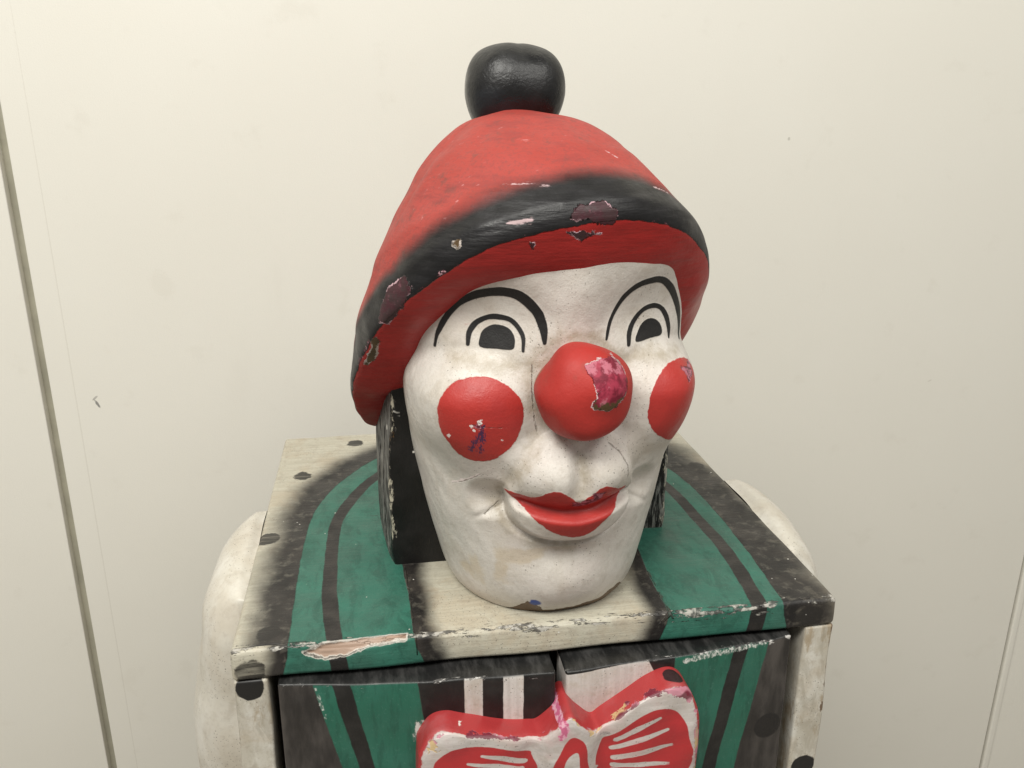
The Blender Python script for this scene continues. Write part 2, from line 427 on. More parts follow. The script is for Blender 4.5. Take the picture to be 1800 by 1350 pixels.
def mat_lid():
    m = NT('top_board_paint')
    n1 = m.noise(70, 4); n2 = m.noise(260, 3); j = m.mad(n1, 2.0, m.mad(n2, .7, -1.35))
    st = m.noise(1, 4, .65, co=m.mp((14, 330, 330), rot=(0, 0, .12)))
    col = m.mix(m.ss(st, .34, .70), (.43, .405, .325), CREAM)
    col = grime(m, col, .7, 32)
    g = m.at('green')
    blot = m.mul(m.add(m.noise(26, 4), -.5), 16)
    dark = m.mix(m.ss(m.noise(30, 5), .38, .64), (.009, .008, .0075), (.026, .0225, .020))
    dk = m.ss(m.add(m.at('darkd'), blot), 26, 9)
    dark = m.mix(m.mul(m.ss(m.noise(60, 5, .6, dist=.5), .48, .68), .18), dark, (.055, .047, .040))
    dk = m.mul(dk, m.ss(m.noise(130, 5, .65, dist=.4), .30, .5, .86, 1.0))
    col = m.mix(dk, col, dark)
    dot = m.add(m.at('dot'), m.mul(m.add(m.noise(60, 5, .7), -.5), 12))
    col = m.mix(m.mul(m.inside(dot, .8), m.ss(st, .30, .5, .55, .95)), col, (.018, .016, .014))
    gc = m.mix(m.ss(m.noise(35, 4), .35, .7), GREEN, (.031, .108, .079))
    gc = m.mix(m.mul(m.ss(m.noise(14, 3), .55, .7), .5), gc, (.012, .075, .05))
    gc = m.mix(m.mul(m.ss(m.noise(1, 6, .7, co=m.mp((110, 45, 110)), dist=.6), .46, .62), .5), gc, (.012, .062, .044))
    gc = m.mix(m.mul(m.ss(m.noise(420, 4, .7), .56, .68), .55), gc, (.05, .15, .115))
    gm = m.add(g, j)
    col = m.mix(m.inside(gm, .35), col, gc)
    line = m.add(m.at('line'), j)
    col = m.mix(m.inside(line, .35), col, m.mix(m.ss(n1, .4, .7), (.012, .011, .010), (.030, .026, .023)))
    # tiny white splashes
    col = m.mix(m.mul(m.ss(m.add(m.voro(95), m.mul(m.noise(700, 2), .06)), .095, .06), m.ss(m.noise(30, 2), .50, .55)), col, (.62, .6, .55))
    # losses along the front edge
    e = m.add(m.at('edge'), m.mul(m.add(m.noise(1, 5, .7, co=m.mp((60, 240, 240))), -.515), -30))
    ec = m.mix(m.ss(m.noise(200, 4), .45, .6), (.07, .065, .06), (.42, .40, .36))
    col = m.mix(m.mul(m.inside(e, .4), .9), col, ec)
    ch = m.add(m.at('chip'), m.mul(m.add(m.noise(180, 4), -.5), 3))
    wood = m.mix(m.noise(1, 4, co=m.mp((25, 300, 300))), (.30, .19, .13), (.40, .30, .24))
    col = m.mix(m.inside(ch, .3), col, wood)
    col = m.mix(m.mul(m.ss(m.ma('ABSOLUTE', ch), .9, .4), .8), col, (.62, .58, .52))
    cr = m.inside(m.add(m.at('crack'), m.mul(m.add(m.noise(130, 3), -.5), 2.2)), .2)
    col = m.mix(m.mul(cr, .8), col, (.03, .025, .02))
    h = m.add(m.mul(st, .5), m.mul(m.noise(90, 4), .5)); h = m.add(h, m.mul(m.inside(gm, .6), .3))
    h = m.add(h, m.mul(m.inside(ch, .4), -1.8)); h = m.add(h, m.mul(m.inside(e, .5), -1.4)); h = m.add(h, m.mul(cr, -1.8)); h = m.add(h, m.mul(m.noise(800, 3, .7), .15))
    return m.fin(col, m.ss(m.noise(40, 4), .3, .7, .36, .56), h, .7, .0011, spec=.42)

def mat_door():
    m = NT('door_paint')
    n1 = m.noise(70, 4); n2 = m.noise(260, 3); j = m.mad(n1, 1.6, m.mad(n2, .6, -1.1))
    st = m.noise(1, 4, .65, co=m.mp((300, 300, 18)))
    dark = m.mix(m.ss(m.noise(1, 5, co=m.mp((80, 80, 22))), .35, .7), (.020, .0175, .016), (.075, .066, .060))
    col = dark
    blk = m.mix(m.ss(n1, .4, .75), (.008, .0078, .0075), (.02, .019, .018))
    col = m.mix(m.inside(m.add(m.at('shirt'), j), .3), col, blk)
    wh = grime(m, m.mix(m.ss(st, .35, .7), (.52, .49, .46), (.62, .59, .56)), .55, 45)
    col = m.mix(m.inside(m.add(m.at('white'), m.mul(j, .7)), .3), col, wh)
    gc = m.mix(m.ss(m.noise(35, 4), .35, .7), (.016, .112, .072), (.024, .128, .088))
    gc = m.mix(m.mul(m.ss(m.noise(16, 3), .52, .7), .6), gc, (.010, .068, .044))
    gc = m.mix(m.mul(m.ss(m.noise(1, 5, .7, co=m.mp((190, 190, 40))), .46, .64), .5), gc, (.008, .058, .038))
    gc = m.mix(m.mul(m.ss(m.noise(420, 4, .7), .57, .68), .5), gc, (.05, .16, .12))
    col = m.mix(m.inside(m.add(m.at('green'), j), .35), col, gc)
    col = m.mix(m.inside(m.add(m.at('line'), j), .35), col, blk)
    col = m.mix(m.inside(m.add(m.at('dot'), m.mul(j, .5)), .5), col, (.010, .009, .009))
    col = m.mix(m.ss(m.at('top'), -.8, .6), col, m.mix(m.ss(m.noise(1, 4, .65, co=m.mp((160, 40, 160), rot=(0, 0, .6))), .4, .7), (.011, .011, .011), (.045, .044, .043)))
    e = m.add(m.ma('ABSOLUTE', m.at('top')), m.mul(m.add(m.noise(1, 5, .7, co=m.mp((80, 300, 300))), -.555), -22))
    col = m.mix(m.mul(m.inside(e, .4), .85), col, m.mix(m.ss(m.noise(300, 3), .42, .58), (.10, .095, .09), (.60, .58, .55)))
    sc = m.add(m.at('scrape'), m.mul(m.add(m.noise(1, 4, .7, co=m.mp((330, 330, 330), rot=(0, .7, 0))), -.5), 6))
    col = m.mix(m.mul(m.inside(sc, .6), .85), col, m.mix(m.ss(m.noise(1, 3, .7, co=m.mp((500, 500, 260), rot=(0, .8, 0))), .44, .56), (.10, .16, .13), (.66, .66, .62)))
    h = m.add(m.mul(st, .4), m.mul(m.noise(90, 4), .6)); h = m.add(h, m.mul(m.inside(e, .5), -.6))
    return m.fin(col, m.ss(m.noise(40, 4), .3, .7, .32, .52), h, .5, .001)

def mat_side():
    m = NT('side_paint')
    st = m.noise(1, 4, .65, co=m.mp((70, 70, 26), loc=(0, 0, 2)))
    col = m.mix(m.ss(st, .36, .66), (.46, .43, .36), (.60, .58, .52))
    col = grime(m, col, .6, 40)
    col = m.mix(m.mul(m.ss(m.noise(1, 5, .7, co=m.mp((60, 60, 22))), .52, .62), .6), col, (.25, .17, .08))
    col = m.mix(m.mul(m.ss(m.noise(1, 6, .7, co=m.mp((90, 90, 34), loc=(2, 1, 1)), dist=.8), .47, .58), .5), col, (.34, .31, .25))
    col = m.mix(m.mul(m.ss(m.noise(160, 4, .7), .68, .72), .9), col, (.05, .04, .035))
    dd = m.add(m.at('dot'), m.mul(m.add(m.noise(90, 3), -.5), 3))
    col = m.mix(m.inside(dd, .4), col, (.010, .0095, .009))
    e = m.add(m.at('edge'), m.mul(m.add(m.noise(1, 4, .7, co=m.mp((120, 120, 40))), -.53), -20))
    col = m.mix(m.mul(m.inside(e, .4), .9), col, (.12, .07, .035))
    h = m.add(m.mul(st, .6), m.mul(m.noise(150, 4), .4))
    return m.fin(col, m.ss(m.noise(40, 4), .3, .7, .35, .55), h, .45, .001)

def mat_arm():
    m = NT('arm_paint')
    st = m.noise(1, 4, .6, co=m.mp((40, 40, 22)))
    col = m.mix(m.ss(st, .35, .7), (.56, .53, .46), (.65, .625, .565))
    col = grime(m, col, .42, 24)
    col = m.mix(m.mul(m.ss(m.noise(1, 5, .7, co=m.mp((30, 30, 16), loc=(1, 2, 0))), .56, .70), .35), col, (.30, .23, .13))
    h = m.add(m.mul(st, .5), m.mul(m.noise(180, 4), .35))
    return m.fin(col, m.ss(m.noise(40, 4), .3, .7, .33, .52), h, .45, .001)

def mat_bow():
    m = NT('bow_tie_paint')
    n1 = m.noise(90, 4); j = m.mad(n1, 1.8, m.mad(m.noise(300, 3), .8, -1.3))
    st = m.noise(1, 4, .65, co=m.mp((26, 300, 300)))
    col = m.mix(m.ss(st, .35, .7), (.46, .42, .395), (.56, .52, .495))
    col = m.mix(m.mul(m.ss(m.noise(30, 4), .48, .66), .4), col, (.55, .26, .26))
    col = grime(m, col, .3, 50)
    rd = m.mix(m.ss(m.noise(40, 4), .4, .7), (.40, .027, .03), (.33, .024, .028))
    col = m.mix(m.inside(m.add(m.at('red'), m.mul(j, .6)), .3), col, rd)
    side = m.add(m.at('front'), m.mul(m.add(m.noise(75, 4, .65), -.5), 6))
    col = m.mix(m.inside(side, .4), col, m.mix(m.mul(m.ss(m.noise(38, 4), .5, .7), .6), (.37, .034, .036), (.38, .11, .115)))
    ed = m.add(m.ma('ABSOLUTE', m.add(m.at('front'), -.6)), m.mul(m.add(m.noise(52, 5, .7), -.49), -32))
    ec = m.mix(m.ss(m.noise(48, 2), .48, .54), (.50, .20, .26), (.13, .012, .03))
    ec = m.mix(m.ss(m.noise(30, 2, co=m.mp((1, 1, 1), loc=(.3, .1, .5))), .57, .60), ec, (.52, .37, .18))
    col = m.mix(m.mul(m.inside(ed, .5), .9), col, ec)
    fl = m.mul(m.inside(side, .4), m.ss(m.noise(48, 4, .65), .66, .69)); col = m.mix(fl, col, (.66, .62, .57))
    col = m.mix(m.inside(m.add(m.at('spot'), m.mul(m.add(n1, -.5), 3)), .4), col, (.03, .010, .012))
    col = m.mix(m.inside(m.add(m.at('pinkp'), m.mul(m.add(m.noise(200, 4), -.5), 7)), .4), col, m.mix(m.ss(m.noise(280, 3), .45, .6), (.50, .12, .22), (.66, .36, .44)))
    col = m.mix(m.inside(m.add(m.at('pencil'), m.mul(m.add(m.noise(600, 2), -.5), .7)), .2), col, (.12, .10, .10))
    h = m.add(m.mul(st, .4), m.mul(m.noise(110, 4), .7)); h = m.add(h, m.mul(m.inside(ed, .5), -.6))
    return m.fin(col, m.ss(m.noise(40, 4), .3, .7, .32, .5), h, .5, .001)

def mat_wall():
    m = NT('wall_paint')
    col = m.mix(m.ss(m.noise(3.5, 4), .35, .7), (.735, .714, .645), (.75, .731, .665))
    col = m.mix(m.mul(m.ss(m.noise(22, 4, .6), .60, .72), .10), col, (.50, .46, .38))
    col = m.mix(m.mul(m.ss(m.noise(1, 5, .7, co=m.mp((9, 9, 3))), .60, .72), .07), col, (.55, .52, .45))
    col = m.mix(m.mul(m.ss(m.noise(900, 3, .7), .5, .7), .10), col, (.5, .47, .40))
    def mark(p, sc, rot, c, k):
        nonlocal col
        mp = m.mp(sc, loc=tuple(-a*b for a, b in zip(p, sc))) if rot == 0 else None
        if mp is None:
            v1 = m.t.nodes.new('ShaderNodeVectorMath'); v1.operation = 'SUBTRACT'; m.t.links.new(m.tc, v1.inputs[0]); v1.inputs[1].default_value = p
            v2 = m.t.nodes.new('ShaderNodeMapping'); m.t.links.new(v1.outputs[0], v2.inputs[0]); v2.inputs[2].default_value = (0, rot, 0)
            v3 = m.t.nodes.new('ShaderNodeVectorMath'); v3.operation = 'MULTIPLY'; m.t.links.new(v2.outputs[0], v3.inputs[0]); v3.inputs[1].default_value = sc
            mp = v3.outputs[0]
        L = m.t.nodes.new('ShaderNodeVectorMath'); L.operation = 'LENGTH'; m.t.links.new(mp, L.inputs[0])
        d = m.add(L.outputs['Value'], m.mul(m.add(m.noise(300, 3), -.5), 1.2))
        col = m.mix(m.mul(m.ss(d, 1.1, .6), k), col, c)
    mark((-.3772, .45, LID+.0), (700, 0, 170), .45, (.10, .10, .10), .75)
    mark((-.3785, .45, LID+.006), (900, 0, 300), -.9, (.16, .15, .14), .5)
    mark((-.3965, .45, LID-.1), (1400, 0, 1.6), 0, (.45, .42, .35), .22)
    mark((.342, .45, LID+.256), (600, 0, 500), .3, (.35, .33, .28), .5)
    mark((.55, .45, LID-.02), (300, 0, 900), .4, (.45, .42, .36), .35)
    mark((-.30, .45, LID+.12), (90, 0, 60), .4, (.55, .52, .44), .12)
    h = m.add(m.noise(700, 4, .7), m.mul(m.noise(1, 3, co=m.mp((60, 60, 10))), .8))
    return m.fin(col, .5, h, .22, .0006)
def mat_plain(name, c, r=.6):
    m = NT(name); n = m.noise(30, 4)
    return m.fin(m.mix(m.ss(n, .3, .7), c, tuple(q*.8 for q in c)), r, m.noise(200, 3), .2, .001)

# ------------------------------------------------------------------ the setting: floor and panelled wall
def tagS(o):
    o['kind'] = 'structure'; return o
wm = mat_wall()
floor = tagS(mesh_obj('floor', [(-3000, -3000, 0), (3000, -3000, 0), (3000, 470, 0), (-3000, 470, 0)], [(0, 1, 2, 3)], mat_plain('floor_paint', (.34, .31, .27))))
WY = 450.0        # front of the wall panels
V, F = rbox((-2500, WY+9, 0), (2500, WY+40, 2700), 0, 3000)
wall = tagS(mesh_obj('wall', V, F, mat_plain('seam_paint', (.42, .40, .315)), smooth=False))
def wpart(name, x0, x1, y0, y1, r, mat=wm):
    V, F = rbox((x0, y0, 0.5), (x1, y1-7.5, 2690), r, 1500)
    return mesh_obj(name, V, F, mat, wall)
wpart('wall_panel', -2400, -428, WY, WY+17.5, 1.2)
wpart('wall_panel', -419, 727.5, WY, WY+17.5, 1.2)
wpart('bead_strip', 730.5, 741, WY-2, WY+17.5, 3.0)
wpart('wall_panel', 742.5, 2400, WY+3, WY+17.5, 1.2)

# ------------------------------------------------------------------ the figure
root = bpy.data.objects.new('clown_cabinet', None); scn.collection.objects.link(root)
root.location = (0, .16, 0)
root['label'] = 'carved wooden clown cabinet with red hat, red nose and green striped coat'
root['category'] = 'cabinet'
BASE = (0, -.16, LID)
def part(name, V, F, mat, attrs=None, smooth=True): return mesh_obj(name, V, F, mat, root, attrs, smooth, BASE)
def sub(name, V, F, mat, parent, attrs=None, smooth=True): return mesh_obj(name, V, F, mat, parent, attrs, smooth)

# --- top board
GL = smooth_pts([(-148, -25), (-148.5, 0), (-149, 79), (-147, 142), (-142, 179), (-126, 223), (-99, 262), (-60, 290), (-60, 290), (-80, 200), (-82.6, 90), (-80.1, 44), (-79, 0), (-78, -25)], 5)
GR = smooth_pts([(142, -25), (144.5, 0), (148.5, 56), (150.5, 134), (143, 200), (120, 250), (90, 280), (90, 280), (80, 200), (77, 90), (74, 44), (72, 0), (72, -25)], 5)
LL = smooth_pts([(-120, -25, 5), (-123, 3, 4.6), (-127.5, 45, 4.8), (-128.5, 75, 4.5), (-128.7, 130, 4.2), (-124, 165, 4.6), (-107, 212, 4.6), (-90, 240, 4.5)], 5, False)
LR = smooth_pts([(125, -25, 5), (129.5, 2, 5), (135, 65, 4.8), (133.7, 106, 4.6), (129.5, 170, 4.4), (118, 210, 4.4), (100, 240, 4.4)], 5, False)
def lid():
    V, F = rbox((-180, 0, -19), (180, 325, 0), 3.2, (1.5, 1.5, 1.5))
    x, y, z = V.T.copy()
    # worn edge and a long splinter torn off the front left
    V[:, 2] += wob(V, .35, 60, 8)*(z > -2)
    V[:, 1] += np.where(y < 4, wob(V, .7, 30, 9)+.4, 0)
    chip = [(-141, -4), (-130, -1.2), (-105, .4), (-82, 1), (-83, -2), (-105, -3.5), (-114, -7), (-128, -9.5), (-138, -6.5)]
    v = np.where(y < 1.2, z, np.where(z > -1.2, y-3.2, (y-z)*0+np.where(y-3.2+z*0 > 0, y-3.2, z)))
    v = np.where(z > -3.2, np.where(y < 3.2, (y-3.2+(-z)*-1)*.5+(y-3.2)*.5*0, y-3.2), v)
    sc = sd_poly(x, v, chip)
    V[:, 1] += 2.2*sstep(-sc, -.6, 1.2)*(y < 5); V[:, 2] -= 1.5*sstep(-sc, -.6, 1.2)*(z > -4)
    yy = np.where(y < 3.2, v, y)
    g = np.minimum(sd_poly(x, yy, GL), sd_poly(x, yy, GR))
    line = np.minimum(sd_stroke(x, yy, LL), sd_stroke(x, yy, LR))
    # distance beyond the green, wider towards the outside
    dk = np.maximum(g, 0)*np.where((x > -80) & (x < 73), 1.35, np.where(x > 0, .46, .72)+np.where((y < 3) & (x < 0), 1.0, 0))
    dot = np.full(x.shape, 1e3)
    for cx, cy, r in [(-116, 301, 7), (-158, 236, 7.5), (-173, 131, 8), (-160, 16, 7), (166, 208, 7), (174, 112, 8), (-60, 312, 7), (120, 290, 7)]:
        dot = np.minimum(dot, np.hypot(x-cx, yy-cy)-r)
    for cx, cz, r in [(-169, -13.5, 8.2), (162.5, -11.5, 8.5)]:
        dot = np.minimum(dot, np.where(y < 3.4, np.hypot(x-cx, (z-cz)*1.05)-r, 1e3))
    edge = np.abs(v+.8)+np.where(np.abs(x) > 176, -2.0, 0)
    edge = np.where((x > 74) & (x < 138) & (v < 1) & (v > -7.5), np.minimum(edge, 1.0), edge)
    cr = np.full(x.shape, 1e3)
    for p in ([(-77, -12, .3), (-78.5, 6, .5), (-80, 60, .4), (-82, 90, .3)], [(73, -2, .6), (73.5, 20, .5), (76, 80, .3)], [(66, -7, .4), (73, -1, .8), (76, -6, .4)],
              [(-150, 150, .12), (-90, 156, .12)]):
        cr = np.minimum(cr, sd_stroke(x, yy, p))
    return part('top_board', V, F, mat_lid(), dict(green=g, darkd=dk, line=line, dot=dot, edge=edge, chip=sc, crack=cr))
lid()

# --- side panels, back, bottom
sm = mat_side()
for sgn in (-1, 1):
    V, F = rbox((-180, 1.2, -742), (-161, 320, -19.4), 1.6, (4, 8, 4)) if sgn < 0 else rbox((161, 1.2, -742), (180, 320, -19.4), 1.6, (4, 8, 4))
    x, y, z = V.T.copy()
    V[:, 0] += wob(V, .5, 50, 11+sgn); V[:, 1] += wob(V, .4, 40, 13+sgn)*(y < 5)
    dots = np.full(x.shape, 1e3)
    zs = [-24, -150, -260, -370, -480, -600] if sgn < 0 else [-125, -235, -345, -455, -570]
    for k, zz in enumerate(zs):
        dots = np.minimum(dots, np.hypot(x-sgn*(170+1.5*(-1)**k), z-zz)-8.2+np.where(y > 6, 50, 0))
    edge = np.minimum(np.abs(np.abs(x)-180), 99)+np.where(y > 4, 40, 0)
    part('side_panel', V, F, sm, dict(dot=dots, edge=edge))
dm = mat_plain('dark_inner_board', (.05, .04, .03))  # shade of the closed inside put into the boards' near-black colour
V, F = rbox((-160.6, 300, -742), (160.6, 312, -19.6), .5, 400); part('back_panel', V, F, dm)
V, F = rbox((-160.6, 6, -749.5), (160.6, 318, -730), .5, 400); part('base_board', V, F, dm)

# --- bulging doors
def bulge(x): return 1.5+13.5*np.clip(1-(np.abs(x)/158)**1.9, 0, 1)
dmat = mat_door()
def door(x0, x1, left):
    V, F = rbox((x0, -18, -728), (x1, 0, -21.2), 1.4, (1.6, 4, 2.2))
    x, y, z = V.T.copy()
    t = -y/18
    V[:, 1] = 12+(-bulge(x)-12)*t
    V[:, 1] += wob(V, .5, 45, 21)*t
    V[:, 2] += np.where(z > -23, wob(V, .5, 40, 23)-.2, 0)
    zz = z+21
    if left:
        o = -136.5-.235*zz*1.0+.0; i = -78-.10*zz; l0 = -126-.215*zz; l1 = -115.5-.19*zz
        g = np.maximum(o-x, x-i); ln = np.maximum(l0-x, x-l1)
        shirt = i-x
        wh = np.minimum(np.abs(x+46.8)-5.2, np.abs(x+24)-5.8)
        dot = np.full(x.shape, 1e3)
        for q in (-330, -450): dot = np.minimum(dot, np.hypot(x+128, z-q)-9)
        scr = sd_poly(x, z, [(-80, -48), (-74, -48), (-73, -62), (-82, -62)])
        scr = np.minimum(scr, sd_stroke(x, z, [(-135, -24, .2), (-133, -32, .7), (-130, -44, .2)]))
    else:
        o = 134.5+.17*zz; i = 72.5+.02*zz; l0 = 111+.17*zz; l1 = 120.5+.17*zz
        g = np.maximum(x-o, i-x); ln = np.maximum(l0-x, x-l1)
        shirt = x-i
        wh = sd_poly(x, z, [(4, -24), (56, -21.5), (60, -29), (50, -80), (4, -80)])
        dot = np.hypot(x-140, z+85)-9.3
        for q in (-200, -330): dot = np.minimum(dot, np.hypot(x-132, z-q)-9.3)
        scr = sd_poly(x, z, [(76, -23.5), (132, -21.5), (134, -22.6), (110, -24.6), (80, -26.5)])
    scr = scr+np.where(y > -16.5, 50, 0)
    top = np.where(y < -16.5, z+21.9, np.where(z > -22.5, 2+(-y < 16)*9., -30.))
    return part('door', V, F, dmat, dict(green=g, line=ln, shirt=shirt, white=wh, dot=dot, top=top, scrape=scr))
door(-155.5, .5, True)
door(6.5, 150.5, False)

# --- bow tie on the doors
def bow():
    top = [(-80.1, -62.2), (-78.9, -54.6), (-72.1, -44.1), (-62.7, -41.3), (-51.4, -44.5), (-27.6, -50), (-16, -51.4), (-10.6, -51.1), (-3.4, -45.1), (4.7, -36.3),
           (12.3, -43.6), (20.9, -51.1), (27.3, -47.9), (40.9, -39.1), (54.4, -30.4), (66.3, -26.6), (74.6, -30.5), (80.4, -40.5), (83.9, -52.8), (84.5, -70)]
    bot = [(84, -92), (80, -110), (70, -119), (55, -116), (30, -103), (20, -97), (3, -104), (-12, -97), (-30, -103), (-56, -115), (-70, -116), (-79, -105), (-81, -85)]
    P = smooth_pts(top+bot, 10)
    c = np.array([3., -76.])
    prof = [(.0, -32), (.2, -32), (.4, -32), (.6, -32), (.75, -32), (.86, -31.9), (.92, -31.6), (.955, -31), (.98, -29.8), (.995, -28), (1.0, -26), (1.0, -22), (1.0, -17), (1.0, -12), (1.0, -4)]
    ss_ = np.interp(np.linspace(0, 10, 90), np.arange(11), [p[0] for p in prof[:11]]); yy_ = np.interp(np.linspace(0, 10, 90), np.arange(11), [p[1] for p in prof[:11]])
    ss_ = np.concatenate([ss_, np.ones(12)]); yy_ = np.concatenate([yy_, np.linspace(-25.6, -4, 12)])
    X = c[0]+(P[:, 0]-c[0])[None]*ss_[:, None]; Z = c[1]+(P[:, 1]-c[1])[None]*ss_[:, None]
    Y = np.repeat(yy_[:, None], len(P), 1)
    kn = np.exp(-((X-4.5)/15)**4)                                         # raised knot
    Y = Y-4.5*kn*sstep(-Y, 8, 28)+2.2*np.exp(-((np.abs(X-4.5)-21)/6)**2)*sstep(-Y, 22, 31)
    V = np.stack([X.ravel(), Y.ravel(), Z.ravel()], -1)
    V[:, 1] += wob(V, .55, 28, 31); V[:, 2] += wob(V, .4, 20, 33)
    F = grid_faces(len(ss_), len(P), True)
    x, z = X.ravel(), Z.ravel(); zc = -76.; zm = zc+np.abs(z-zc)          # lower half mirrors the upper
    petR = smooth_pts([(24.2, -59.3), (29.6, -55.2), (41.3, -47.3), (53, -40.6), (61, -39.9), (68.4, -43.7), (74, -51.5), (76.3, -61.4), (76.5, -78), (25.3, -78)], 4)
    petL = smooth_pts([(-72, -78), (-71.7, -63.4), (-68.7, -58.3), (-62, -53.5), (-53.4, -52.3), (-42, -53.9), (-27.6, -57.6), (-17.8, -60.7), (-16.3, -63.2), (-16.3, -78)], 4)
    knot = smooth_pts([(-5.5, -78), (-4.9, -69.6), (-1.1, -60.6), (2.7, -52.8), (6.5, -49.8), (11.5, -52.8), (14.7, -59.2), (15.5, -67.6), (15.3, -78)], 4)
    kin = smooth_pts([(.8, -78), (1.1, -73.7), (2.4, -65.8), (5.8, -61.5), (9.3, -60.8), (10.4, -66.9), (10.1, -78)], 4)
    red = np.minimum(np.minimum(sd_poly(x, zm, petR), sd_poly(x, zm, petL)), np.maximum(sd_poly(x, zm, knot), -sd_poly(x, zm, kin)))
    for p in ([(32.7, -58.6, 1.6), (45, -52.5, 1.9), (58.4, -46, .9)], [(30.4, -64.9, 1.5), (48, -60, 1.9), (63.5, -54.9, .9)], [(31.7, -71.7, 1.6), (50, -69, 1.9), (66.7, -66.2, .9)],
              [(-44.9, -59.3, .8), (-32, -62.8, 1.8), (-19.7, -66.9, 1.6)], [(-52.6, -63.5, .8), (-36, -67.5, 1.7), (-21.7, -71.6, 1.6)]):
        red = np.maximum(red, -sd_stroke(x, zm, p))
    for p in ([(31.4, -76.4, 1.4), (50, -77.8, 1.6), (65.5, -78.8, .8)],):
        red = np.maximum(red, -sd_stroke(x, z, p))
    front = np.repeat(((1-ss_)*60-1.6)[:, None], len(P), 1); front[90:] = -1.6-np.linspace(1, 20, 12)[:, None]
    front = front.ravel()
    yv = Y.ravel()
    spot = np.sqrt((x-69)**2+(z+27)**2+((yv+21)*1.0)**2)-6.5
    pk = sd_stroke(x, z, [(-1, -39, 2.5), (2, -44, 3), (0, -50, 1.5)])
    pen = np.full(x.shape, 99.)
    for p in ([(33, -48.5, .25), (33, -54, .25)], [(23.5, -53.2, .3), (23.5, -55, .3)], [(25.2, -53, .3), (25.4, -55, .3), (26.6, -55, .3), (26.6, -52.8, .3)], [(28, -52.6, .3), (28, -54.6, .3), (28, -53.6, .3), (29.2, -53.4, .3), (29.2, -52.4, .3), (29.4, -54.4, .3)]):
        pen = np.minimum(pen, sd_stroke(x, z, p))
    return part('bow_tie', V, F, mat_bow(), dict(red=red, front=front, spot=spot, pinkp=pk, pencil=pen))
bow()

# --- arms
am = mat_arm()
def arm(sgn):
    zi = np.concatenate([2.5-np.linspace(0, 1, 60)**2*40, np.linspace(-38, -512, 220)])
    dd = 2.5-zi
    w = .4+33*(1-np.clip(1-dd/36, 0, 1)**2.3)**(1/2.3)+18*sstep(dd, 5, 135)-16*sstep(dd, 200, 420)
    hh = 55+9*sstep(dd, 0, 36)-22*sstep(dd, 150, 420)
    end = np.sqrt(np.clip(1-(np.clip(dd-484, 0, 31)/31)**2, 0.01, 1)); w *= end; hh *= end
    t = np.concatenate([np.linspace(0, math.pi, 60), [math.pi, 0]])
    X = 179.2+w[:, None]*np.sin(t).clip(0, 1)[None]**.62
    X[:, 60:] = 178.7
    Y = 122-hh[:, None]*np.sign(np.cos(t))*np.abs(np.cos(t))[None]**.75
    Z = np.repeat(zi[:, None], 62, 1)-3.2*(1-sstep(X, 179, 188))*sstep(zi[:, None], -14, 2.5)-8.0*sstep(135-Y, 0, 70)*sstep(zi[:, None], -90, 0)
    V = np.stack([sgn*X.ravel(), Y.ravel(), Z.ravel()], -1)
    if sgn > 0: V[:, 0] += 1*sstep(X.ravel(), 182, 205); V[:, 2] += 2.0*sstep(X.ravel(), 180, 195)
    V[:, 0] += wob(V, .7, 55, 41+sgn); V[:, 1] += wob(V, .8, 50, 43+sgn)
    F = grid_faces(len(zi), 62, True)
    if sgn > 0: F = F[:, ::-1]
    part('arm', V, F, am)
arm(-1); arm(1)

